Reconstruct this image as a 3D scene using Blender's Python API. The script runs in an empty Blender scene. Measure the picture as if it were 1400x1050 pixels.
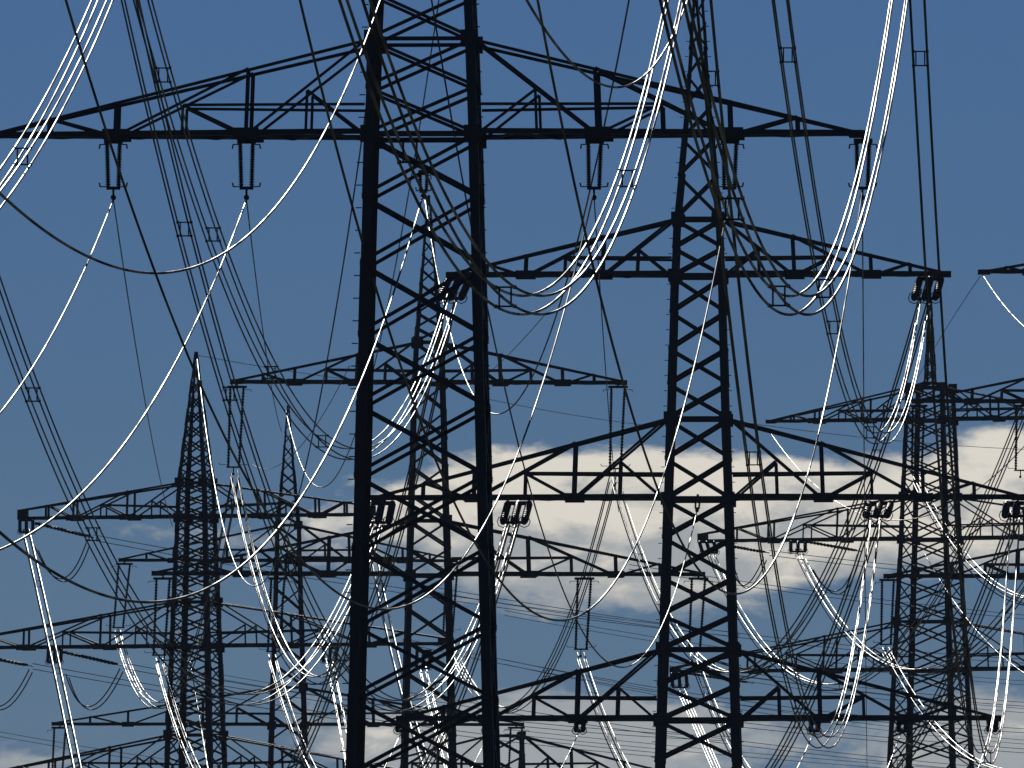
import bpy, bmesh, math, random
from mathutils import Vector, Matrix

# ================================================================ camera, sky, sun, exposure
F_PX = 22000.0                       # focal length in sight-point units (photo 1400 wide)
PITCH = math.atan(975.0 / F_PX)      # horizon well below the frame
CAM_Z = 1.7
def ratios(px, py):
    xc = (px - 700.0) / F_PX; yc = (525.0 - py) / F_PX
    fwd = math.cos(PITCH) - math.sin(PITCH) * yc
    up = math.sin(PITCH) + math.cos(PITCH) * yc
    return xc / fwd, up / fwd
def sight(px, py, y):
    """point at forward distance y (metres) on the line of sight px, py"""
    g, h = ratios(px, py)
    return (g * y, y, CAM_Z + h * y)
def solve_span(n, m, f, yn, yf):
    """plan line X = a + bY and parabola Z = c0 + c1 Y + c2 Y^2 through three sights"""
    gn, hn = ratios(*n); gf, hf = ratios(*f)
    b = (gf * yf - gn * yn) / (yf - yn); a = gn * yn - b * yn
    if not isinstance(m, tuple):                     # m is the curvature itself
        zn, zf = CAM_Z + hn * yn, CAM_Z + hf * yf
        ym = (yn + yf) / 2
        zm = (zn + zf) / 2 - m * (yf - yn) ** 2 / 4
        return a, b, (yn, ym, yf), (zn, zm, zf), (zm - zn) / (ym - yn), m
    gm, hm = ratios(*m)
    ym = a / (gm - b) if abs(gm - b) > 1e-7 else (yn + yf) / 2
    ys = (yn, ym, yf); zs = (CAM_Z + hn * yn, CAM_Z + hm * ym, CAM_Z + hf * yf)
    d01 = (zs[1] - zs[0]) / (ym - yn); d12 = (zs[2] - zs[1]) / (yf - ym)
    c2 = (d12 - d01) / (yf - yn)
    return a, b, ys, zs, d01, c2
scene = bpy.context.scene
COL = scene.collection
random.seed(7)

cam_data = bpy.data.cameras.new('camera'); cam = bpy.data.objects.new('camera', cam_data); COL.objects.link(cam)
cam_data.sensor_fit = 'HORIZONTAL'; cam_data.sensor_width = 36.0; cam_data.lens = 36.0 * F_PX / 1400.0
cam_data.clip_start = 1.0; cam_data.clip_end = 60000.0
cam.location = (0, 0, CAM_Z); cam.rotation_euler = (math.radians(90) + PITCH, 0, 0)
scene.camera = cam
scene.render.resolution_x = 1024; scene.render.resolution_y = 768
scene.view_settings.view_transform = 'Standard'; scene.view_settings.look = 'None'
scene.view_settings.exposure = 0.0; scene.view_settings.gamma = 1.0
scene.view_settings.use_curve_mapping = False

SUN_EL, SUN_AZ = math.radians(15.8), math.radians(-2.5)     # ahead of the camera, above the frame
sun_dir = Vector((math.cos(SUN_EL) * math.sin(SUN_AZ), math.cos(SUN_EL) * math.cos(SUN_AZ), math.sin(SUN_EL)))
sun_data = bpy.data.lights.new('sun', 'SUN'); sun = bpy.data.objects.new('sun', sun_data); COL.objects.link(sun)
sun_data.energy = 4.0; sun_data.angle = math.radians(0.55); sun_data.color = (1.0, 0.96, 0.89)
sun.rotation_euler = sun_dir.to_track_quat('Z', 'Y').to_euler(); sun.location = (40, 300, 120)

world = bpy.data.worlds.new('World'); scene.world = world; world.use_nodes = True
def build_world():
    nt = world.node_tree; nt.nodes.clear(); N = nt.nodes.new; Lk = nt.links.new
    def math_(op, a, b=None, c=None, clamp=False):
        n = N('ShaderNodeMath'); n.operation = op; n.use_clamp = clamp
        for i, v in enumerate((a, b, c)):
            if v is None: continue
            if isinstance(v, (int, float)): n.inputs[i].default_value = v
            else: Lk(v, n.inputs[i])
        return n.outputs[0]
    def mixc(f, a, b, mode='MIX'):
        n = N('ShaderNodeMix'); n.data_type = 'RGBA'; n.blend_type = mode
        for k, v in ((0, f), (6, a), (7, b)):
            if isinstance(v, (int, float)): n.inputs[k].default_value = v
            elif isinstance(v, tuple): n.inputs[k].default_value = (*v, 1)
            else: Lk(v, n.inputs[k])
        return n.outputs[2]
    out = N('ShaderNodeOutputWorld'); bg = N('ShaderNodeBackground'); bg.inputs[1].default_value = 0.1
    Lk(bg.outputs[0], out.inputs[0])
    sky = N('ShaderNodeTexSky'); sky.sky_type = 'NISHITA'; sky.sun_disc = False
    sky.sun_elevation = SUN_EL; sky.sun_rotation = SUN_AZ
    sky.air_density = 1.0; sky.dust_density = 0.0; sky.ozone_density = 4.0; sky.altitude = 400
    tc = N('ShaderNodeTexCoord'); sep = N('ShaderNodeSeparateXYZ'); Lk(tc.outputs['Generated'], sep.inputs[0])
    x, y, z = sep.outputs
    # azimuth and elevation in degrees, clouds live in that chart all round the horizon
    az = math_('MULTIPLY', math_('ARCTAN2', x, y), 57.2958)
    el = math_('MULTIPLY', math_('ARCSINE', z), 57.2958)
    cmb = N('ShaderNodeCombineXYZ'); Lk(az, cmb.inputs[0]); Lk(math_('MULTIPLY', el, SKY['squash']), cmb.inputs[1])
    def noise(scale, detail, rough, off, dist=0.0):
        mp = N('ShaderNodeVectorMath'); mp.operation = 'ADD'; Lk(cmb.outputs[0], mp.inputs[0]); mp.inputs[1].default_value = off
        n = N('ShaderNodeTexNoise'); n.inputs['Scale'].default_value = scale; n.inputs['Detail'].default_value = detail
        n.inputs['Roughness'].default_value = rough; n.inputs['Distortion'].default_value = dist
        Lk(mp.outputs[0], n.inputs['Vector']); return n.outputs['Fac']
    n1 = noise(1.6, 6.0, 0.55, (3.1, 7.7, 0.0), 0.3)
    n2 = noise(4.2, 7.0, 0.62, (1.0, 2.0, 5.0), 0.0)
    rag = math_('ADD', math_('MULTIPLY', math_('SUBTRACT', n1, 0.5), 1.5), math_('MULTIPLY', math_('SUBTRACT', n2, 0.5), 1.1))
    # heaps of cloud: centre az, el, half widths, weight (degrees); the rest of the horizon gets noise alone
    dens = None
    for (ca, ce, wa, we, wt) in SKY['heaps']:
        da = math_('DIVIDE', math_('SUBTRACT', az, ca), wa); de = math_('DIVIDE', math_('SUBTRACT', el, ce), we)
        r2 = math_('ADD', math_('MULTIPLY', da, da), math_('MULTIPLY', de, de))
        g = math_('MULTIPLY', math_('EXPONENT', math_('MULTIPLY', r2, -1.0)), wt)
        dens = g if dens is None else math_('ADD', dens, g)
    wide = noise(0.35, 3.0, 0.5, (9.0, 4.0, 1.0))
    low = N('ShaderNodeMapRange'); low.inputs[1].default_value = 2.6; low.inputs[2].default_value = 0.4
    low.inputs[3].default_value = 0.0; low.inputs[4].default_value = 0.55; Lk(el, low.inputs[0])
    dens = math_('ADD', dens, math_('MULTIPLY', low.outputs[0], wide))
    dens = math_('ADD', dens, math_('MULTIPLY', rag, SKY['rag']))
    cov = N('ShaderNodeMapRange'); cov.interpolation_type = 'SMOOTHSTEP'
    cov.inputs[1].default_value = SKY['lo']; cov.inputs[2].default_value = SKY['hi']; Lk(dens, cov.inputs[0])
    # cloud shading painted into the colour: grey noise patches, greyer low down
    cloud_shade = N('ShaderNodeMapRange'); cloud_shade.interpolation_type = 'SMOOTHSTEP'
    cloud_shade.inputs[1].default_value = SKY['cloud_shade'][0]; cloud_shade.inputs[2].default_value = SKY['cloud_shade'][1]; 
    under = N('ShaderNodeMapRange'); under.interpolation_type = 'SMOOTHSTEP'; under.inputs[1].default_value = 2.2; under.inputs[2].default_value = 1.8
    under.inputs[3].default_value = -0.08; under.inputs[4].default_value = 0.14; Lk(el, under.inputs[0])
    n3 = noise(2.6, 5.0, 0.55, (6.2, 0.4, 2.0), 0.4)
    Lk(math_('ADD', math_('ADD', math_('MULTIPLY', n3, 0.75), math_('MULTIPLY', n2, 0.5)), under.outputs[0]), cloud_shade.inputs[0])
    cloud = mixc(cloud_shade.outputs[0], SKY['cloud_bright'], SKY['cloud_grey'])
    # thin veil near the horizon
    veil = N('ShaderNodeMapRange'); veil.inputs[1].default_value = 2.5; veil.inputs[2].default_value = 0.2
    veil.inputs[3].default_value = 0.0; veil.inputs[4].default_value = SKY['veil']; Lk(el, veil.inputs[0])
    tint = mixc(1.0, sky.outputs[0], SKY['tint'], 'MULTIPLY')
    base = mixc(SKY['own'], tint, SKY['blue'])
    base = mixc(veil.outputs[0], base, SKY['veil_col'])
    Lk(mixc(cov.outputs[0], base, cloud), bg.inputs[0])
SKY = dict(squash=2.2, rag=0.62, lo=0.42, hi=0.70, cloud_shade=(0.54, 0.78), own=0.0,
           tint=(0.116, 0.174, 0.33), blue=(0.56, 1.30, 2.70), veil=0.6, veil_col=(1.25, 2.1, 3.2),
           cloud_bright=(7.2, 6.8, 6.0), cloud_grey=(3.5, 3.75, 3.95),
           heaps=[(0.42, 2.03, 1.05, 0.25, 1.32), (0.12, 2.17, 0.25, 0.13, 0.4), (1.0, 2.15, 0.35, 0.12, 0.4), (1.80, 2.13, 0.33, 0.24, 1.1), (0.15, 1.28, 0.95, 0.19, 0.85),
                  (1.9, 1.25, 0.5, 0.2, 0.7), (-1.9, 1.2, 0.5, 0.1, 0.5), (-1.2, 2.02, 0.5, 0.08, 0.28)])
build_world()
# ---------------------------------------------------------------- overhead lines
# each: kind, near / middle / far sight points, distances of the two ends, width in cm, spacers, label, group
D1, D2, D3, D4, D5, D6, D8, D12 = 512.0, 759.0, 1050.0, 1250.0, 1150.0, 1228.0, 1105.0, 1000.0
WIRES = [
 # bundles that swing past in front of the massive pylon
 ('quad', (485,0),(664,384),(922,0), 300,462, 6.4, (560,690,858), 'bundle of four conductors sagging lowest just beside the massive pylon, under its crossarm', None),
 ('quad', (922,0),(1045,380),(1229,0), 300,462, 6.4, (1002,1065,1128), 'bundle of four conductors sagging past the outermost insulator of the massive pylon', None),
 ('quad', (-330,420),(28,218),(140,0), 330,462, 6.2, (30,), 'steep bundle of four bright conductors crossing one tip of the massive crossarm', None),
 # single conductors that end at the insulators of the massive pylon
 ('single', (-560,480),(0,565),(155,273), 300,D1, 5.6, (), 'single conductor ending at middle insulator, leaving the frame without crossing another pylon', None),
 ('single', (-330,700),(125,661),(337,273), 300,D1, 6.0, (), 'single conductor from inner insulator of the massive pylon, crossing the jumper loops', None),
 ('single', (0,728),(193,823),(578,268), 300,D1, 6.0, (), 'single conductor hung at the centre of the massive pylon', None),
 ('single', (90,0),(540,832),(811,265), 320,D1, 5.6, (), 'long bright single conductor crossing the thick legs of the massive pylon', None),
 ('single', (410,0),(760,848),(997,270), 320,D1, 5.6, (), 'single conductor crossing one leg of the three-armed pylon and the bright cloud', None),
 ('single', (735,0),(1002,812),(1179,262), 320,D1, 5.6, (), 'single conductor from the outermost insulator, crossing the middle crossarm of the three-armed pylon', None),
 ('single', (590,0),(835,908),(953,698), 500,D2, 5.6, (), 'short single conductor hung at the centre of the three-armed pylon', None),
 # earth wires high up
 ('single', (-10,255),(200,373),(520,0), 300,500, 5.8, (), 'earth wire in one wide curve under the massive crossarm', None),
 ('single', (720,0),(815,112),(940,0), 300,480, 5.4, (), 'earth wire dipping only briefly above the massive crossarm', None),
 # far single conductors beyond the massive pylon
 ('single', (155,273),(190,500),(236,720), D1,1000, 4.2, (), 'thin dark conductor dropping behind from the middle insulator of the massive pylon', None),
 ('single', (337,273),(355,420),(385,590), D1,1000, 4.2, (), 'thin dark conductor dropping from inner insulator of the massive pylon towards a short peak', None),
 ('single', (812,265),(822,420),(846,700), D1,1050, 4.2, (), 'thin dark conductor dropping from an inner insulator behind a bright sagging bundle', None),
 ('single', (1179,265),0.00003,(1186,1060), D1,1300, 4.2, (), 'thin dark conductor dropping almost upright below the outermost insulator', None),
 # near spans that end at the three-armed pylon
 ('quad', (195,0),(440,603),(618,408), 480,D2, 5.5, (222,291,370,440), 'bundle of four conductors ending at the upper crossarm, seen through the massive pylon', None),
 ('quad', (1067,0),(1185,585),(1264,410), 480,D2, 5.5, (1078,1140,1190,1235), 'bundle of four conductors ending at the free tip of the upper crossarm against open sky', None),
 ('quad', (-70,200),(290,945),(516,716), 480,D2, 5.5, (45,127,230,440), 'bundle of four conductors ending at the outer middle-crossarm insulator, crossing the dense angle pylon', None),
 ('quad', (178,0),(520,957),(700,716), 480,D2, 5.5, (252,315,400,600), 'bundle of four conductors ending at the inner middle-crossarm insulator beside the massive leg', None),
 ('quad', (962,0),(1085,937),(1197,706), 480,D2, 5.5, (973,1030,1092,1150), 'bundle of four conductors ending at inner middle-crossarm insulator, crossing the far angle pylon arm', None),
 ('quad', (1254,0),(1322,943),(1388,704), 480,D2, 5.5, (1259,1300,1350), 'bundle of four conductors ending at the outermost insulator of the middle crossarm', None),
 # short ends below the lowest crossarm of the three-armed pylon
 ('single', (400,1180),(512,1075),(549,1000), 655,D2, 5.0, (), 'short bright conductor under lowest crossarm, seen between the massive legs', None),
 ('single', (560,1160),(640,1060),(669,1000), 655,D2, 5.0, (), 'short bright conductor under lowest crossarm beside the massive leg', None),
 ('single', (670,1170),(762,1060),(792,1000), 655,D2, 5.0, (), 'short bright conductor under the lowest crossarm beside a white bundle', None),
 ('single', (980,1170),(1085,1060),(1113,1000), 655,D2, 5.0, (), 'short bright conductor under the lowest crossarm, inner clamp with a bright brace above', None),
 ('single', (1110,1170),(1207,1065),(1233,998), 655,D2, 5.0, (), 'short bright conductor crossing the foot of the flat-topped angle pylon', None),
 ('single', (1240,1170),(1334,1060),(1356,994), 655,D2, 5.0, (), 'short bright conductor under the free end of the lowest crossarm', None),
 # spans between the three-armed pylon and the slim two-armed pylon behind
 ('quad', (618,400),(372,852),(320,648), 765,D3, 8.0, (520,350), 'white bundle hanging from upper crossarm of the slim pylon, crossing the dense pylon arm', None),
 ('quad', (1266,402),(915,850),(840,652), 765,D3, 8.0, (1200,1060,875), 'white bundle hanging from upper crossarm of the slim pylon before the bright cloud', None),
 ('quad', (516,712),(330,1115),(218,905), 765,D3, 8.0, (232,), 'white bundle from the outer lower insulator, crossing the foot of the dense angle pylon', None),
 ('quad', (703,712),(490,1120),(372,900), 765,D3, 8.0, (384,), 'white bundle from inner lower insulator, crossing the slighter two-armed pylon', None),
 ('quad', (1198,705),(925,1130),(794,897), 765,D3, 8.0, (812,1090), 'white bundle from inner lower insulator, crossing the lowest crossarm of the three-armed pylon', None),
 ('quad', (1388,705),(1085,1118),(948,898), 765,D3, 8.0, (965,1230), 'white bundle from outer lower insulator, seen through the three-armed pylon', None),
 ('quad', (322,652),(184,932),(161,866), 1056,D6, 8.0, (180,250), 'short white bundle under the tip of the slighter pylon, beside hanging rods', None),
 ('quad', (838,655),(639,930),(612,872), 1056,D6, 8.0, (747,640), 'short white bundle seen between the massive legs, from the slighter pylon', None),
 # near spans of the dense angle pylon
 ('quad', (135,1200),(73,893),(36,728), 930,D5, 8.5, (52,), 'long white bundle dropping from the tip of the dense angle pylon', None),
 ('quad', (640,1180),(537,884),(507,742), 970,D5, 8.0, (), 'white bundle dropping from the other tip of the dense angle pylon, behind the massive leg', None),
 ('quad', (500,1190),(466,980),(450,905), 970,D5, 8.0, (), 'white bundle from the lower arm of the dense angle pylon close to the massive leg', None),
 ('quad', (660,1190),(600,1000),(578,915), 970,D5, 8.0, (), 'broad white bundle dropping through the body of the slim pylon', None),
 ('single', (305,1180),(276,1000),(260,905), 970,D5, 8.0, (), 'single white wire dropping inside the body of the dense angle pylon', None),
 ('single', (520,0),(284,605),(269,486), 620,D5, 6.4, (), 'white earth wire dropping from the pointed peak of the dense angle pylon', None),
 ('single', (600,0),(399,596),(391,562), 700,D6, 6.0, (), 'white earth wire at the peak of the slighter two-armed pylon', None),
 ('single', (860,0),(612,440),(581,274), 600,D3, 7.0, (), 'white earth wire at the peak of the slim pylon, within the massive bracing', None),
 # far bundles on the right-hand angle pylon
 ('quad', (1480,660),(1146,851),(1091,754), 960,D4, 8.0, (1120,1250), 'white bundle under the middle arm of the flat-topped angle pylon, inner of two', None),
 ('quad', (1400,560),(1020,853),(971,756), 960,D4, 8.0, (1150,), 'white bundle at the arm tip of the flat-topped angle pylon, behind the three-armed leg', None),
 ('quad', (1640,600),(1306,747),(1253,656), 900,D8, 8.0, (1280,), 'white bundle crossing the body of the flat-topped angle pylon above its middle arm', None),
 ('quad', (1600,860),(1282,1001),(1211,890), 880,D8, 8.0, (1245,), 'white bundle crossing the foot of the flat-topped angle pylon', None),
 ('quad', (1080,1300),(985,1065),(930,942), 1030,D4, 8.0, (), 'white bundle from the third arm tip of the flat-topped angle pylon', None),
 ('single', (1400,920),(1312,833),(1264,757), 1050,D4, 5.4, (), 'thin white wire in the middle of the flat-topped angle pylon', None),
 ('single', (1520,470),(1386,433),(1343,375), 830,D12, 6.4, (), 'white wire dropping from an arm tip that reaches in against open sky', None),
 ('single', (1430,575),(1082,630),(1052,590), 1000,D4, 6.0, (), 'short white earth wire at the upper arm tip of the flat-topped angle pylon', None),
 # faint thin wires
 ('single', (1340,378),(1278,475),(1240,545), D12,1500, 4.6, (), 'faint thin wire slanting from the lone arm tip towards the flat-topped angle pylon', None),
 ('single', (745,430),(700,480),(655,520), 900,1500, 4.6, (), 'faint thin wire slanting behind the slim pylon arm', None),
 ('single', (478,500),(430,585),(345,635), 900,1500, 4.6, (), 'faint thin wire slanting beside the short peak of the slighter pylon', None),
 # lines crossing far behind, two wires side by side
 ('twin', (128,735),(440,790),(1010,868), 1144,1500, 5.6, (), 'pair of wires leading away from the upper tension string of the dense angle pylon', None),
 ('twin', (168,910),(485,962),(1000,1010), 1150,1500, 5.6, (), 'pair of wires leading away from the inner lower tension string', None),
 ('twin', (45,911),(300,955),(900,1032), 1144,1500, 5.6, (), 'pair of wires leading away from the outer lower tension string', None),
 ('twin', (560,800),(890,853),(1420,905), 1330,1560, 5.6, (), 'pair of shallow wires crossing below the bright cloud', None),
 ('twin', (560,878),(890,942),(1420,1000), 1330,1560, 5.6, (), 'pair of shallow wires crossing just above the lowest crossarm of the three-armed pylon', None),
 ('twin', (560,950),(890,1000),(1420,1058), 1330,1560, 5.6, (), 'pair of shallow wires crossing just below the lowest crossarm of the three-armed pylon', None),
 ('twin', (1052,756),(1230,776),(1450,790), 1244,1600, 5.6, (), 'pair of shallow wires led off the tip string of the flat-topped angle pylon', None),
 ('twin', (860,775),(1120,812),(1450,848), 1330,1600, 5.6, (), 'pair of shallow wires passing behind the flat-topped angle pylon below its middle arm', None),
 ('twin', (900,905),(1200,945),(1450,966), 1330,1600, 5.6, (), 'pair of shallow wires crossing the third arm of the flat-topped angle pylon', None),
 ('twin', (690,838),(1000,890),(1420,935), 1330,1600, 4.6, (), 'pair of thin shallow wires passing behind the three-armed pylon above its lowest crossarm', None),
 ('twin', (690,905),(1000,965),(1420,1016), 1330,1600, 4.6, (), 'pair of thin shallow wires threading the lowest crossarm of the three-armed pylon', None),
 ('twin', (690,1000),(1000,1030),(1420,1062), 1330,1600, 4.6, (), 'pair of thin shallow wires beneath the lowest crossarm of the three-armed pylon', None),
 ('twin', (1000,925),(1200,952),(1450,975), 1244,1600, 4.6, (), 'pair of thin wires led off the third arm string of the flat-topped angle pylon', None),
 ('twin', (-20,1000),(220,1040),(480,1070), 1330,1600, 4.6, (), 'pair of thin wires at the foot of the dense angle pylon', None),
 ('twin', (300,925),(480,955),(700,985), 1330,1600, 4.6, (), 'pair of thin wires behind the slighter pylon above its lower arm', None),
 ('twin', (960,985),(1200,1010),(1450,1030), 1330,1600, 5.6, (), 'pair of shallow wires at the foot of the flat-topped angle pylon', None),
 ('single', (640,540),(800,570),(905,584), 1400,1600, 5.0, (), 'faint lone wire crossing between slim pylon and three-armed pylon', None),
 ('single', (1000,575),(1200,600),(1450,616), 1400,1600, 5.0, (), 'faint lone wire crossing just below the upper arm of the flat-topped angle pylon', None),
 ('single', (272,486),(400,508),(520,524), 1160,1600, 5.0, (), 'faint lone wire leading away from the pointed peak of the dense angle pylon', None),
]
# ================================================================ materials
def principled(name, col, rough, metal=0.0, spec=0.5, var=0.0, scale=3.0, rvar=0.0):
    m = bpy.data.materials.new(name); m.use_nodes = True; nt = m.node_tree; b = nt.nodes['Principled BSDF']
    b.inputs['Roughness'].default_value = rough; b.inputs['Metallic'].default_value = metal
    b.inputs['Specular IOR Level'].default_value = spec
    tc = nt.nodes.new('ShaderNodeTexCoord'); no = nt.nodes.new('ShaderNodeTexNoise')
    no.inputs['Scale'].default_value = scale; no.inputs['Detail'].default_value = 5.0
    nt.links.new(tc.outputs['Object'], no.inputs['Vector'])
    mx = nt.nodes.new('ShaderNodeMix'); mx.data_type = 'RGBA'
    mx.inputs[6].default_value = (*[c * (1 - var) for c in col], 1); mx.inputs[7].default_value = (*[min(1, c * (1 + var)) for c in col], 1)
    nt.links.new(no.outputs['Fac'], mx.inputs[0]); nt.links.new(mx.outputs[2], b.inputs['Base Color'])
    if rvar:
        mr = nt.nodes.new('ShaderNodeMapRange'); mr.inputs[1].default_value = 0.3; mr.inputs[2].default_value = 0.7
        mr.inputs[3].default_value = rough - rvar; mr.inputs[4].default_value = rough + rvar
        nt.links.new(no.outputs['Fac'], mr.inputs[0]); nt.links.new(mr.outputs[0], b.inputs['Roughness'])
    return m
M_STEEL = principled('dark_painted_steel', (0.022, 0.024, 0.026), 0.6, 0.0, 0.3, 0.35, 1.5)
M_FIT = principled('dark_fittings', (0.03, 0.03, 0.032), 0.7, 0.0, 0.2, 0.3, 6.0)
M_ROD = principled('brown_porcelain', (0.030, 0.020, 0.016), 0.5, 0.0, 0.3, 0.2, 6.0)
ALU = dict(rough=0.405, aniso=0.47, lo=0.022, hi=0.15)
def aluminium():
    """weathered stranded conductor: dull grey body, sharp metallic sheen along the strands"""
    m = bpy.data.materials.new('stranded_aluminium'); m.use_nodes = True; nt = m.node_tree; nt.nodes.clear(); N = nt.nodes.new; Lk = nt.links.new
    out = N('ShaderNodeOutputMaterial'); mix = N('ShaderNodeMixShader'); df = N('ShaderNodeBsdfDiffuse'); gl = N('ShaderNodeBsdfAnisotropic')
    gl.distribution = 'BECKMANN'; gl.inputs['Color'].default_value = (0.8, 0.8, 0.78, 1)
    gl.inputs['Roughness'].default_value = ALU['rough']; gl.inputs['Anisotropy'].default_value = ALU['aniso']   # strands scatter sideways, not lengthwise
    at = N('ShaderNodeAttribute'); at.attribute_name = 'along'; Lk(at.outputs['Vector'], gl.inputs['Tangent'])
    df.inputs['Color'].default_value = (0.03, 0.03, 0.033, 1)
    tc = N('ShaderNodeTexCoord'); no = N('ShaderNodeTexNoise'); no.inputs['Scale'].default_value = 0.22; no.inputs['Detail'].default_value = 4
    oi = N('ShaderNodeObjectInfo'); sc = N('ShaderNodeMath'); sc.operation = 'MULTIPLY'; sc.inputs[1].default_value = 90.0; Lk(oi.outputs['Random'], sc.inputs[0])
    va = N('ShaderNodeVectorMath'); va.operation = 'ADD'; Lk(tc.outputs['Object'], va.inputs[0]); Lk(sc.outputs[0], va.inputs[1]); Lk(va.outputs[0], no.inputs['Vector'])
    mr = N('ShaderNodeMapRange'); mr.inputs[1].default_value = 0.36; mr.inputs[2].default_value = 0.62; mr.inputs[3].default_value = ALU['lo']; mr.inputs[4].default_value = ALU['hi']
    Lk(no.outputs['Fac'], mr.inputs[0]); Lk(mr.outputs[0], mix.inputs[0])
    Lk(df.outputs[0], mix.inputs[1]); Lk(gl.outputs[0], mix.inputs[2]); Lk(mix.outputs[0], out.inputs[0])
    return m
M_ALU = aluminium()
M_EARTH = principled('meadow', (0.06, 0.085, 0.03), 0.95, 0.0, 0.1, 0.4, 0.02)

# ================================================================ mesh helpers
def link(o, parent=None):
    COL.objects.link(o)
    if parent is not None: o.parent = parent
    return o
def tag(o, label, cat, group=None):
    o['label'] = label; o['category'] = cat
    if group: o['group'] = group
    return o
def empty(name, loc=(0, 0, 0), rz=0.0):
    o = bpy.data.objects.new(name, None); o.location = loc; o.rotation_euler = (0, 0, rz); o.empty_display_size = 0.5
    return link(o)
def mesh(name, verts, faces, mat, smooth=False):
    me = bpy.data.meshes.new(name); me.from_pydata([tuple(v) for v in verts], [], faces)
    me.materials.append(mat)
    if smooth: me.polygons.foreach_set('use_smooth', [True] * len(me.polygons))
    me.update(); return me
def obj(name, me, parent=None, mtx=None):
    o = bpy.data.objects.new(name, me)
    if mtx is not None: o.matrix_basis = mtx
    return link(o, parent)
class MB:
    def __init__(s): s.v = []; s.f = []
    def box(s, c, sx, sy, sz, rot=None):
        b = len(s.v)
        for dx in (-.5, .5):
            for dy in (-.5, .5):
                for dz in (-.5, .5):
                    p = Vector((dx * sx, dy * sy, dz * sz))
                    if rot is not None: p = rot @ p
                    s.v.append(Vector(c) + p)
        s.f += [tuple(b + i for i in q) for q in ((0,1,3,2),(4,6,7,5),(0,4,5,1),(2,3,7,6),(0,2,6,4),(1,5,7,3))]
    def bar(s, a, b, w, t=None, up=(0, 0, 1)):
        a, b = Vector(a), Vector(b); z = (b - a); L = z.length; z.normalize()
        u = Vector(up)
        if abs(z.dot(u)) > .98: u = Vector((0, 1, 0))
        x = z.cross(u).normalized(); y = z.cross(x)
        s.box((a + b) / 2, w, t or w, L, Matrix((x, y, z)).transposed())
    def angle(s, a, b, w, nx, ny, t=0.13):
        """L section swept from a to b; flanges run along nx and ny"""
        a, b, nx, ny = Vector(a), Vector(b), Vector(nx), Vector(ny); k = w * t; n = len(s.v)
        prof = [(0, 0), (w, 0), (w, k), (k, k), (k, w), (0, w)]
        for p in (a, b):
            for (i, j) in prof: s.v.append(p + nx * i + ny * j)
        for i in range(6): j = (i + 1) % 6; s.f.append((n + i, n + j, n + 6 + j, n + 6 + i))
        s.f += [tuple(n + i for i in (3, 2, 1, 0)), tuple(n + i for i in (5, 4, 3, 0)), tuple(n + 6 + i for i in (0, 1, 2, 3)), tuple(n + 6 + i for i in (0, 3, 4, 5))]
    def lathe(s, a, b, prof, seg=10):
        """profile of (fraction along, radius) spun round the line a-b"""
        a, b = Vector(a), Vector(b); z = b - a; zn = z.normalized()
        x = zn.orthogonal().normalized(); y = zn.cross(x); n = len(s.v)
        for (t, r) in prof:
            for k in range(seg):
                an = 2 * math.pi * k / seg
                s.v.append(a + z * t + (x * math.cos(an) + y * math.sin(an)) * r)
        for i in range(len(prof) - 1):
            for k in range(seg):
                k2 = (k + 1) % seg
                s.f.append((n + i*seg + k, n + i*seg + k2, n + (i+1)*seg + k2, n + (i+1)*seg + k))
        s.f.append(tuple(n + k for k in range(seg))[::-1]); m = n + (len(prof) - 1) * seg
        s.f.append(tuple(m + k for k in range(seg)))
    def build(s, name, mat, parent=None, smooth=False, mtx=None):
        return obj(name, mesh(name, s.v, s.f, mat, smooth), parent, mtx)

# one shared angle bar of unit length and unit width, scaled for every brace
_u = MB(); _u.angle((-.5, 0, 0), (-.5, 0, 1), 1.0, (1, 0, 0), (0, 1, 0), 0.12)
ANGLE = mesh('angle_bar', _u.v, _u.f, M_STEEL)
_u = MB(); _u.box((0, 0, 0), 1, 1, 1); PLATE = mesh('steel_plate', _u.v, _u.f, M_STEEL)
def member(name, a, b, w, face_n, parent):
    """angle bar from a to b; its wide flange lies in the lattice face with outward normal face_n"""
    a, b = Vector(a), Vector(b); d = b - a; z = d.normalized(); n = Vector(face_n)
    n = (n - z * n.dot(z)).normalized(); x = n.cross(z)
    m = Matrix(((x.x*w, -n.x*w, d.x, a.x), (x.y*w, -n.y*w, d.y, a.y), (x.z*w, -n.z*w, d.z, a.z), (0, 0, 0, 1)))
    return obj(name, ANGLE, parent, m)
def plate(name, c, sx, sy, sz, parent):
    return obj(name, PLATE, parent, Matrix.Translation(c) @ Matrix.Diagonal((sx, sy, sz, 1)))

# ================================================================ setting
g = MB(); R = 9000.0
g.v = [Vector((-R, -R, 0)), Vector((R, -R, 0)), Vector((R, R, 0)), Vector((-R, R, 0))]; g.f = [(0, 1, 2, 3)]
ground = g.build('ground', M_EARTH); ground['kind'] = 'structure'

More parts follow.
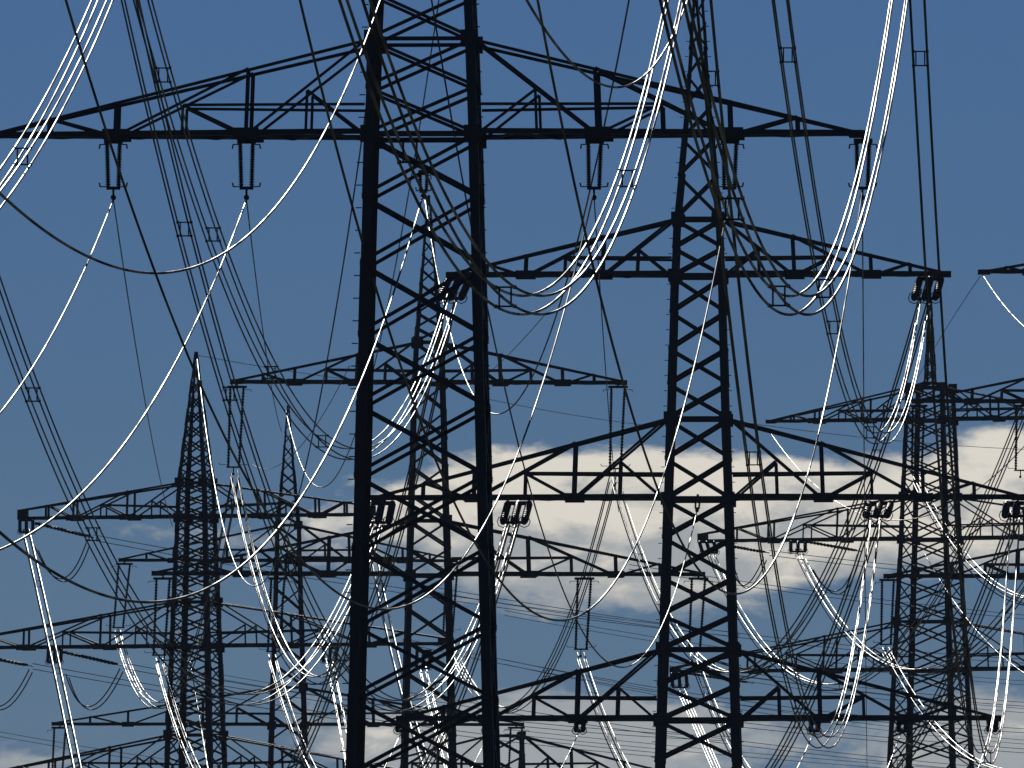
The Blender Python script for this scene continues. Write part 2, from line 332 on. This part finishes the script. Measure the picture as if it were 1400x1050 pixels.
# ================================================================ lattice pylons
# crossarm lattice: members between (share of the way out, share of the height) points
ARM = [((0, 1), (.31, 0)), ((.153, .545), (.153, 0)), ((.153, .545), (0, 0)), ((.31, 1), (.31, 0)), ((.31, 1), (.655, 0)),
       ((.479, .60), (.479, 0)), ((.479, .60), (.31, 0)), ((0, .31), (.479, .60)), ((.655, 1), (.655, 0)), ((.655, 0), (.83, 1)), ((.83, 1), (.83, 0))]
class Pylon: pass
def make_pylon(name, label, cx, D, yaw, profile, nodes, leg, brace, arms, foot=None, step=None, gusset=0.55):
    """profile: (sight height, half width in sight units) from the top down; nodes: brace panel heights in view"""
    p = Pylon(); s = D / F_PX; zof = lambda y: sight(cx, y, D)[2]
    p.D, p.s = D, s
    root = empty(name, (sight(cx, 700, D)[0], D, 0), yaw); tag(root, label, 'pylon'); p.root = root; p.mw = Matrix.Translation(root.location) @ Matrix.Rotation(yaw, 4, 'Z')
    prof = sorted((zof(y), h * s) for y, h in profile)
    # carry the taper down to the ground
    (z0, h0), (z1, h1) = prof[0], prof[1]; k = (h0 - h1) / (z1 - z0)
    prof.insert(0, (-0.05, foot or (h0 + k * z0 * 1.15)))
    def hw(z):
        for (a, ha), (b, hb) in zip(prof, prof[1:]):
            if z <= b: return ha + (hb - ha) * max(0, z - a) / (b - a)
        return prof[-1][1]
    p.hw = hw; p.zof = zof
    zs = sorted(zof(y) for y in nodes)
    below = []; z = zs[0]
    while z > 3.0:
        z -= max(2.2 * hw(z), 2.0); below.append(max(z, 0.0))
    if below: below[-1] = 0.0
    zs = sorted(set(below + zs)); p.zs = zs
    corner = lambda sx, sy, z: Vector((sx * hw(z), sy * hw(z), z))
    # legs, each one stepped angle bar
    knots = sorted(set([zz for zz in zs] + [q[0] for q in prof if q[0] > zs[-1]]))
    for sx in (-1, 1):
        for sy in (-1, 1):
            m = MB()
            for i, (a, b) in enumerate(zip(knots, knots[1:])):
                w = leg * (0.55 + 0.45 * min(1.0, hw(a) / hw(zof(profile[-1][0])))) * (1.0 if i % 2 else 1.10)
                w = min(w, 0.05 + 0.22 * hw(a)); ov = (b - a) * 0.06
                A = corner(sx, sy, a); B = corner(sx, sy, b); d = (B - A).normalized()
                m.angle(A - d * ov - Vector((sx, sy, 0)) * (0.02 if i % 2 else 0.0), B + d * ov - Vector((sx, sy, 0)) * (0.02 if i % 2 else 0.0), w, (-sx, 0, 0), (0, -sy, 0), 0.16)
            m.build('leg', M_STEEL, root)
            if step and sy == -1:
                b = MB(); z = 4.0; j = 0
                while z < zs[-1]:
                    c = corner(sx, sy, z); b.bar(c + Vector((0, 0.08, 0)), c + Vector((sx * step, 0.08, 0)), 0.035); z += 0.72; j += 1
                o = b.build('step_bolts', M_STEEL, root); o['kind'] = 'stuff'
    # crossed braces on the four faces
    faces = [((-1, -1), (1, -1), (0, -1, 0)), ((1, 1), (-1, 1), (0, 1, 0)), ((-1, 1), (-1, -1), (-1, 0, 0)), ((1, -1), (1, 1), (1, 0, 0))]
    for a, b in zip(zs, zs[1:]):
        for (c1, c2, n) in faces:
            n = Vector(n)
            w = brace * (0.6 + 0.4 * hw(a) / hw(zs[0]) * 1.3)
            w = min(w, 0.035 + 0.11 * hw(a))
            member('brace', corner(*c1, a) - n * 0.02, corner(*c2, b) - n * 0.02, w, n, root)
            member('brace', corner(*c2, a) - n * (0.02 + w * 0.3), corner(*c1, b) - n * (0.02 + w * 0.3), w, n, root)
    def ring(z, w):
        for (c1, c2, n) in faces:
            member('ring_beam', corner(*c1, z) - Vector(n) * 0.05, corner(*c2, z) - Vector(n) * 0.05, w, n, root)
        for sx in (-1, 1):
            for sy in (-1, 1):
                plate('gusset_plate', corner(sx, sy, z) + Vector((-sx * gusset * .3, -sy * 0.03 + sy * 0.06, 0)), gusset, 0.03, gusset, root)
    # crossarms
    p.arms = []
    for (yb, yt, half, tip_h, sides) in arms:
        zb, zt = zof(yb), zof(yt); half = half * s; th = tip_h * s; hb, ht = hw(zb), hw(zt)
        ring(zb, brace * 1.5); ring(zt, brace * 1.1)
        tw = max(0.12, hb * 0.12)
        for sx in sides:
            def chord(t, h, sy):
                b = Vector((sx * (hb + (half - hb) * t), sy * (hb + (tw - hb) * t), zb))
                q = Vector((sx * (ht + (half - ht) * t), sy * (ht + (tw - ht) * t), zt + (zb + th - zt) * t))
                return b + (q - b) * h
            m = MB(); cw = brace * 1.5
            for sy in (-1, 1):
                m.angle(chord(0, 0, sy), chord(1, 0, sy), cw * 1.0, (0, -sy, 0), (0, 0, 1), 0.2)
                m.angle(chord(0, 1, sy), chord(1, 1, sy), cw * 0.62, (0, -sy, 0), (0, 0, -1), 0.2)
            m.box(Vector((sx * (half - cw), 0, zb + th / 2)), cw * 3.2, tw * 2 + cw * .6, max(th, cw * 1.3))
            arm = m.build('crossarm', M_STEEL, root)
            for sy in (-1, 1):
                n = Vector((0, sy, 0))
                for j, (q0, q1) in enumerate(ARM):
                    a, b = chord(*q0, sy), chord(*q1, sy)
                    off = n * (0.012 * (j % 4) - 0.03)
                    vertical = q0[0] == q1[0]
                    member('post' if vertical else 'brace', a + off, b + off, brace * (1.15 if vertical and q0[1] == 1 else 0.8), n, arm)
            k = 10
            for j in range(k):                                   # zigzag in the floor of the arm
                t0, t1 = j / k, (j + 1) / k; sy = -1 if j % 2 else 1
                member('floor_brace', chord(t0, 0, sy) - Vector((0, 0, .02)), chord(t1, 0, -sy) - Vector((0, 0, .02)), brace * 0.7, (0, 0, -1), arm)
            for t in (.31, .655):
                for sy in (-1, 1):
                    c = chord(t, 0, sy); plate('gusset_plate', c + Vector((0, sy * 0.03, brace * .6)), gusset * 1.5, 0.03, gusset * .6, arm)
            p.arms.append((sx, chord, arm))
    return p

def span_nodes(*spans):
    """panel heights: (from, to, count) stretches"""
    out = []
    for a, b, n in spans:
        out += [a + (b - a) * i / n for i in range(n + 1)]
    return sorted(set(round(v, 2) for v in out))

massive = make_pylon('lattice_pylon', 'massive black lattice pylon with thick stepped legs and broad crossarm of six insulators', 579, D1, math.radians(-2.6),
    [(-420, 8), (-250, 40), (0, 71), (190, 78), (1050, 101)], [-420, -370, -310, -250, -190, -130, -72, -8, 57, 122, 187, 271, 363, 459, 555, 652, 751, 855, 956, 1062],
    0.31, 0.115, [(187, 57, 602, 4, (-1, 1))], step=0.19)
three = make_pylon('lattice_pylon', 'tall black lattice pylon with three stacked crossarms and thick triple insulators', 955, D2, math.radians(-2.0),
    [(-90, 2), (0, 8), (134, 17), (300, 33), (378, 37), (573, 43), (683, 47), (985, 57), (1050, 59)],
    [-90, -60, -30, 0, 32, 66, 104, 145, 190, 240, 300, 339, 378, 427, 477, 525, 573, 627, 683, 735, 790, 840, 888, 936, 985, 1040],
    0.40, 0.15, [(378, 300, 342, 5, (-1, 1)), (683, 573, 445, 5, (-1, 1)), (985, 888, 410, 5, (-1, 1))], step=0.16, gusset=0.62)
slim = make_pylon('lattice_pylon', 'slim two-armed lattice pylon standing behind the massive one, framed by its legs', 586, D3, math.radians(3.0),
    [(268, 2), (350, 9), (468, 20), (525, 22.5), (712, 28), (787, 30.5), (1050, 37.5)],
    span_nodes((268, 468, 10), (468, 525, 2), (525, 712, 5), (712, 787, 2), (787, 1050, 6)),
    0.36, 0.16, [(525, 468, 269, 5, (-1, 1)), (787, 712, 376, 5, (-1, 1))], gusset=0.7)
slight = make_pylon('lattice_pylon', 'slighter two-armed lattice pylon with short thin peak between dense angle pylon and massive pylon', 394, D6, math.radians(3.0),
    [(555, 2), (630, 8), (718, 17), (768, 18.5), (940, 24), (992, 25.5), (1050, 27)],
    span_nodes((555, 718, 9), (718, 768, 2), (768, 940, 5), (940, 1050, 3)),
    0.32, 0.14, [(768, 718, 230, 4, (-1, 1)), (992, 940, 321, 4, (-1, 1))], gusset=0.6)
dense = make_pylon('lattice_pylon', 'dense angle pylon turned askew with pointed peak and wire loops under its arms', 268, D5, math.radians(-17.5),
    [(482, 2), (660, 21), (708, 22.5), (823, 27), (885, 29), (1005, 33), (1062, 35)],
    span_nodes((482, 660, 9), (660, 708, 3), (708, 823, 6), (823, 885, 3), (885, 1005, 5), (1005, 1062, 2)),
    0.38, 0.15, [(708, 660, 255, 14, (-1, 1)), (885, 823, 360, 10, (-1, 1)), (1062, 1005, 300, 8, (-1, 1))], gusset=0.7)
flat_top = make_pylon('lattice_pylon', 'dense angle pylon turned askew with broad flat-topped body and thin mast on it', 1272, D4, math.radians(-18.0),
    [(395, 1.5), (522, 7.5), (530, 27.5), (575, 29), (679, 33), (738, 35), (850, 40), (917, 43), (1040, 48)],
    span_nodes((395, 522, 7), (522, 530, 1), (530, 575, 2), (575, 679, 4), (679, 738, 2), (738, 850, 4), (850, 917, 2), (917, 1040, 4)),
    0.40, 0.15, [(575, 530, 232, 3, (-1, 1)), (738, 679, 330, 12, (-1, 1)), (917, 850, 370, 8, (-1, 1))], gusset=0.7)
edge = make_pylon('lattice_pylon', 'lattice pylon beyond the frame edge reaching in with two crossarms and hanging rods', 1502, D8, math.radians(2.0),
    [(330, 2), (500, 20), (551, 23), (735, 29), (790, 31), (1050, 38)],
    span_nodes((330, 500, 8), (500, 551, 2), (551, 735, 5), (735, 790, 2), (790, 1050, 6)),
    0.36, 0.16, [(551, 500, 253, 4, (-1, 1)), (790, 735, 292, 4, (-1, 1))], gusset=0.7)
lone = make_pylon('lattice_pylon', 'lattice pylon beyond the frame edge showing one bare arm tip against blue sky', 1562, D12, math.radians(2.0),
    [(230, 2), (335, 18), (374, 20), (1050, 40)],
    span_nodes((230, 335, 5), (335, 374, 2), (374, 1050, 15)), 0.36, 0.16, [(374, 335, 222, 3, (-1, 1))], gusset=0.7)

far_low = make_pylon('lattice_pylon', 'far low lattice pylon with straight shoulders beside the foot of the massive pylon', 690, 1400.0, math.radians(2.0),
    [(1004, 26), (1062, 28), (1200, 32)], span_nodes((1004, 1062, 2), (1062, 1200, 4)), 0.36, 0.18, [(1062, 1006, 235, 4, (-1, 1))], gusset=0.7)

# ================================================================ insulators
def rod_profile(n, r, rc):
    pr = [(0, rc * 1.3), (0.04, rc * 1.3)]
    for i in range(n):
        t = 0.05 + 0.9 * i / n; d = 0.9 / n
        pr += [(t, rc), (t + d * .35, r), (t + d * .6, r), (t + d * .75, rc)]
    return pr + [(0.96, rc * 1.3), (1, rc * 1.3)]
def hanging_rods(top, bot, D, gap, r, label, group, horns=True, sheds=16, drop=0.45):
    """two long rods side by side with yoke, clamp and horns; top and bot are sight points"""
    T = Vector(sight(*top, D)); B = Vector(sight(*bot, D)); root = empty('insulator_string', T); tag(root, label, 'insulator', group)
    d = B - T; L = d.length; dn = d.normalized()
    head = MB(); head.bar(Vector((-gap * .75, 0, 0)), Vector((gap * .75, 0, 0)), 0.12, 0.16); head.bar(Vector((0, 0, .25)), Vector((0, 0, -.05)), 0.12)
    head.build('top_fitting', M_FIT, root)
    a0 = dn * 0.08; a1 = d - dn * drop
    for sx in (-1, 1):
        o = Vector((sx * gap * .5, 0, 0)); m = MB(); m.lathe(o + a0, o * .82 + a1, rod_profile(sheds, r, r * .55), 10); m.build('insulator_rod', M_ROD, root, True)
        if horns:
            for q in (0.02, 0.97):
                c = o + a0 + (a1 - a0) * q; h = MB()
                h.bar(c, c + Vector((sx * gap * .55, -.1, 0)), 0.035); h.bar(c + Vector((sx * gap * .55, -.1, 0)), c + Vector((sx * gap * .62, -.12, 0.14 if q > .5 else -.14)), 0.035)
                h.build('arcing_horn', M_FIT, root)
    y = MB(); y.bar(a1 + Vector((-gap * .55, 0, 0)), a1 + Vector((gap * .55, 0, 0)), 0.10, 0.1); y.bar(a1, d, 0.07)
    y.build('yoke', M_FIT, root)
    c = MB(); c.lathe(d + Vector((0, -.3, 0)), d + Vector((0, .3, 0)), [(0, .03), (.3, .09), (.7, .09), (1, .03)], 8); c.build('clamp', M_FIT, root)
    return root
def tension_rods(anchor, end, D, dy, n, gap, r, label, group, sheds=9, ring=True):
    """n parallel rods from a crossarm (anchor) to the end of a span (end); end lies dy metres nearer"""
    A = Vector(sight(*anchor, D)); E = Vector(sight(*end, D - dy)); root = empty('insulator_string', A); tag(root, label, 'insulator', group)
    d = E - A; side = Vector((0, 0, 1)).cross(d).normalized()
    if abs(side.x) < .5: side = Vector((0.3, 0, 0.95)).normalized()
    w = gap * (n - 1)
    h = MB(); h.bar(-side * (w * .5 + .12), side * (w * .5 + .12), 0.14, 0.2); h.build('top_fitting', M_FIT, root)
    for i in range(n):
        o = side * (gap * (i - (n - 1) / 2)); m = MB(); m.lathe(o, o + d * .86, rod_profile(sheds, r, r * .6), 10); m.build('insulator_rod', M_ROD, root, True)
        if ring:
            k = MB(); pts = [o + d * .84 + side * (r * 1.5 * math.cos(q * math.pi / 4)) + Vector((0, 0, 1)) * (r * 1.5 * math.sin(q * math.pi / 4)) for q in range(8)]
            for q in range(8): k.bar(pts[q], pts[(q + 1) % 8], 0.04)
            k.build('corona_ring', M_FIT, root)
    y = MB(); y.bar(d * .88 - side * (w * .5 + .05), d * .88 + side * (w * .5 + .05), 0.05, 0.14); y.bar(d * .88, d, 0.07)
    y.build('yoke', M_FIT, root)
    return root
g1 = 'hanging rods of the massive crossarm'
for x, lab in ((337, 'inner hanging point, above the wide earth wire curve'), (812, 'inner hanging point, behind a bright sagging bundle'), (155, 'middle hanging point, against clear sky'),
               (997, 'middle point, beside the three-armed pylon peak'), (1179, 'outer tip, behind a bright sagging bundle')):
    hanging_rods((x + (0 if x < 600 else 1), 193), (x, 270), D1, 0.40, 0.085, 'dark rod pair under massive crossarm, ' + lab, g1, drop=0.30)
hanging_rods((579, 236), (579, 268), D1, 0.22, 0.07, 'small fitting hung in the centre of the massive pylon', None, drop=0.15, sheds=6)
hanging_rods((954, 683), (953, 698), D2, 0.2, 0.06, 'small fitting hung in the centre of the three-armed pylon', None, drop=0.1, sheds=4, horns=False)
g3 = 'long hanging rods of the slim pylon'
for (t, b, w) in (((324, 529), (319, 648), 'upper arm tip of slim pylon, beside the dense pylon peak'), ((845, 529), (841, 650), 'upper arm tip of the slim pylon, above the bright cloud'), ((223, 791), (217, 905), 'lower arm tip of slim pylon, before the dense angle pylon'), ((955, 791), (949, 898), 'lower arm tip of slim pylon, inside the three-armed pylon'), ((380, 791), (373, 900), 'lower arm of the slim pylon, before the slighter pylon'), ((799, 791), (794, 897), 'lower arm of the slim pylon, against blue sky')):
    hanging_rods(t, b, D3, 0.86, 0.105, 'pair of long rods on ' + w, g3, sheds=24)
g6 = 'long hanging rods of the slighter pylon'
for (t, b, w) in (((170, 771), (161, 866), 'upper arm tip of slighter pylon, against grey sky'), ((618, 771), (612, 872), 'upper arm tip of slighter pylon, inside the slim pylon'), ((82, 995), (76, 1095), 'lower arm tip of slighter pylon, above a dense pylon arm'), ((706, 995), (700, 1095), 'lower arm tip of slighter pylon, beside the massive leg')):
    hanging_rods(t, b, D6, 0.86, 0.105, 'pair of long thin rods, ' + w, g6, sheds=24)
hanging_rods((1256, 555), (1253, 656), D8, 0.8, 0.105, 'pair of long rods before the flat-topped body, from the edge pylon upper arm tip', None, sheds=22)
hanging_rods((1398, 555), (1395, 652), D8, 0.8, 0.105, 'pair of long rods against sky on the edge pylon upper arm, away from tip', None, sheds=22)
hanging_rods((1214, 793), (1211, 890), D8, 0.8, 0.105, 'pair of long rods from the lower arm tip of the edge pylon', None, sheds=22)
for (a, e, lab) in (((628, 381), (614, 412), 'three thick rods at the upper crossarm tip, seen through the massive pylon'), ((1272, 381), (1263, 412), 'three thick rods at the upper crossarm tip, against open sky'),
                    ((522, 688), (516, 718), 'three thick rods at the outer middle-crossarm point, behind the massive leg'), ((709, 688), (701, 718), 'three thick rods at the inner middle-crossarm point before the cloud'),
                    ((1203, 688), (1197, 708), 'three thick rods at inner middle-crossarm point before a far pylon arm'), ((1391, 688), (1388, 708), 'three thick rods at the outer middle-crossarm point beside the edge rods')):
    tension_rods(a, e, D2, 4.0, 3, 0.50, 0.185, lab, 'triple tension rods of the three-armed pylon')
for x, lab in ((549, 'small round clamp under the lowest crossarm, framed by both massive legs'), (669, 'small round clamp under the lowest crossarm, at the massive leg'), (793, 'small round clamp under the lowest crossarm, inner, crossed by a white bundle'),
               (1114, 'small round clamp under the lowest crossarm, inner, below a long post'), (1234, 'small round clamp under the lowest crossarm before the flat-topped pylon foot'), (1357, 'small round clamp at the free tip of the lowest crossarm')):
    tension_rods((x, 988), (x - 1, 1001), D2, 1.4, 2, 0.34, 0.12, lab, 'clamps of the lowest crossarm', sheds=4)
for (a, e, lab) in (((36, 711), (36, 730), 'block of short rods under the upper arm tip of the dense angle pylon'), ((508, 708), (507, 744), 'block of short rods under the other upper arm tip, beside the massive leg'),
                    ((75, 888), (74, 908), 'block of short rods under lower arm, where a white bundle crosses it'), ((452, 886), (450, 907), 'block of short rods under the lower arm near the massive leg'), ((579, 890), (578, 917), 'block of short rods inside the slim pylon body')):
    tension_rods(a, e, D5, 3.0, 3, 0.46, 0.13, lab, 'short rods of the dense angle pylon', sheds=6)
for (a, e, lab) in (((52, 716), (128, 735), 'slanting dark string at the upper arm tip of the dense angle pylon'), ((90, 892), (168, 910), 'slanting dark string at the lower arm of the dense angle pylon, inner'), ((-30, 896), (45, 911), 'slanting dark string at the lower arm of the dense angle pylon, outer')):
    tension_rods(a, e, D5, 4.0, 2, 0.30, 0.115, lab, 'slanting strings of the dense angle pylon', sheds=12, ring=False)
for (a, e, lab) in (((966, 741), (971, 758), 'block of short rods at the middle arm tip of the flat-topped pylon'), ((1091, 741), (1091, 756), 'block of short rods at the middle arm of the flat-topped pylon, inward'), ((928, 921), (930, 942), 'block of short rods at the third arm tip of the flat-topped pylon')):
    tension_rods(a, e, D4, 3.0, 3, 0.56, 0.15, lab, 'short rods of the flat-topped angle pylon', sheds=6)
for (a, e, lab) in (((985, 744), (1052, 756), 'slanting dark string at the middle arm tip of the flat-topped pylon'), ((1106, 741), (1178, 754), 'slanting dark string at the middle arm of the flat-topped pylon, inward'), ((945, 921), (1030, 934), 'slanting dark string at the third arm of the flat-topped pylon')):
    tension_rods(a, e, D4, 4.0, 2, 0.30, 0.115, lab, 'slanting strings of the flat-topped angle pylon', sheds=12, ring=False)

# ================================================================ conductors
def tube(name, pts, r, parent, seg=8, loc=(0, 0, 0), me=None):
    if me is None:
        v, f, al = [], [], []
        n = len(pts)
        for i, q in enumerate(pts):
            t = (pts[min(n - 1, i + 1)] - pts[max(0, i - 1)]).normalized()
            x = t.cross(Vector((0, 0, 1))).normalized(); y = x.cross(t)
            al += [tuple(t)] * seg
            for k in range(seg):
                an = 2 * math.pi * k / seg; v.append(q + (x * math.cos(an) + y * math.sin(an)) * r)
        for i in range(n - 1):
            for k in range(seg):
                k2 = (k + 1) % seg; f.append((i*seg + k, i*seg + k2, (i+1)*seg + k2, (i+1)*seg + k))
        me = mesh(name, v, f, M_ALU, True)
        a = me.attributes.new('along', 'FLOAT_VECTOR', 'POINT'); a.data.foreach_set('vector', [c for q in al for c in q])
    o = bpy.data.objects.new(name, me); o.location = loc
    return link(o, parent)
def spacer_mesh(a):
    m = MB(); w = 0.040
    for sx in (-1, 1):
        m.bar((sx * a * .62, 0, -a), (sx * a * .62, 0, a), w)
    for sz in (-1, 1):
        m.bar((-a * 1.08, 0, sz * a), (a * 1.08, 0, sz * a), w)
        for sx in (-1, 1): m.box((sx * a, 0, sz * a), 0.075, .14, .08)
    return mesh('spacer', m.v, m.f, M_FIT)
HALF = 0.215; SPACER = spacer_mesh(HALF)
CATS = {'quad': 'conductor bundle', 'twin': 'wire pair', 'single': 'wire'}
NAMES = {'quad': 'conductor_bundle', 'twin': 'wire_pair', 'single': 'overhead_wire'}
def span(kind, n, m, f, yn, yf, cm, spac, label, group):
    a, b, ys, zs, d01, c2 = solve_span(n, m, f, yn, yf)
    zc = lambda y: zs[0] + d01 * (y - ys[0]) + c2 * (y - ys[0]) * (y - ys[1])
    pt = lambda y: Vector((a + b * y, y, zc(y)))
    y0, y1 = yn, yf
    if n[1] <= 0 or n[0] < 5 or n[1] > 1045: y0 = yn - (yf - yn) * 0.04          # ends outside the view run on
    if spac == ('on',):
        spac = ()
        while y0 > 40 and 525 - F_PX * ((zc(y0) - CAM_Z) / y0 - math.tan(PITCH)) > -60: y0 -= 4
    if f[1] <= 0: y1 = yf + (yf - yn) * 0.12
    org = pt(y1); N = 110
    pts = [pt(y0 + (y1 - y0) * i / N) - org for i in range(N + 1)]
    r = cm / 200.0
    if kind == 'single':
        o = tube(NAMES[kind], pts, r, None, loc=org); tag(o, label, CATS[kind], group); return
    root = empty(NAMES[kind], org); tag(root, label, CATS[kind], group)
    lat = Vector((1, -b, 0)).normalized()
    me = None
    offs = [(sx, sz) for sx in (-1, 1) for sz in (-1, 1)] if kind == 'quad' else [(0, 1), (0, -1)]
    for (sx, sz) in offs:
        o = tube('conductor', pts, r, root, loc=lat * (HALF * sx) + Vector((0, 0, HALF * sz)) * (1.0 if kind == 'quad' else 0.9), me=me); me = o.data
    if kind == 'quad':
        for sx_ in spac:
            best = min((abs(700 + F_PX * pt(y0 + (y1 - y0) * i / 400).x / pt(y0 + (y1 - y0) * i / 400).y - sx_), i) for i in range(401))[1]
            y = y0 + (y1 - y0) * best / 400
            o = obj('spacer', SPACER, root); o.location = pt(y) - org; o.rotation_euler = (0, 0, math.atan2(-lat.y, lat.x) * -1)
for w in WIRES: span(*w)

# jumper loops under the arms of the angle pylons
def loop(p0, p1, p2, D, dy, label, group):
    root = empty('jumper_loop', sight(*p0, D)); tag(root, label, 'wire loop', group)
    me = None; A = Vector(sight(*p0, D)); C = Vector(sight(*p2, D - dy)); B = Vector(sight(*p1, D - dy / 2)); B = B * 2 - (A + C) / 2
    pts = [((1 - t) ** 2 * A + 2 * t * (1 - t) * B + t * t * C) - A for t in [i / 24 for i in range(25)]]
    for k in range(2):
        v, f = [], []
        o = tube('loop_wire', pts, 0.045, root, loc=(0.22 * k, 0, -0.22 * k), me=me); me = o.data
LG = 'jumper loops under angle pylon arms'
loop((48, 748), (84, 791), (118, 742), D5, 4, 'wire loop under the upper arm tip of the dense angle pylon', LG)
loop((90, 922), (122, 966), (164, 914), D5, 4, 'wire loop under the lower arm of the dense angle pylon, inner', LG)
loop((-35, 925), (-2, 966), (40, 915), D5, 4, 'wire loop under the lower arm of the dense angle pylon, outer', LG)
loop((1108, 775), (1144, 808), (1172, 758), D4, 4, 'wire loop under the middle arm of the flat-topped angle pylon', LG)
loop((1000, 770), (1018, 800), (1044, 762), D4, 4, 'wire loop at the middle arm tip of the flat-topped angle pylon', LG)

# ================================================================ thin haze over the plain
hz = MB(); hz.box((0, 0, 0), 1, 1, 1)
me = bpy.data.meshes.new('haze'); me.from_pydata([tuple(v) for v in hz.v], [], hz.f)
m = bpy.data.materials.new('haze_air'); m.use_nodes = True; nt = m.node_tree; nt.nodes.clear()
o = nt.nodes.new('ShaderNodeOutputMaterial'); pv = nt.nodes.new('ShaderNodeVolumePrincipled')
pv.inputs['Color'].default_value = (0.62, 0.74, 0.92, 1); pv.inputs['Density'].default_value = 0.000019; pv.inputs['Anisotropy'].default_value = 0.0
nt.links.new(pv.outputs[0], o.inputs['Volume']); me.materials.append(m)
haze = bpy.data.objects.new('haze', me); link(haze); haze.scale = (2 * R + 20, 2 * R + 20, 96.0); haze.location = (0, 0, 47.0); haze['kind'] = 'stuff'
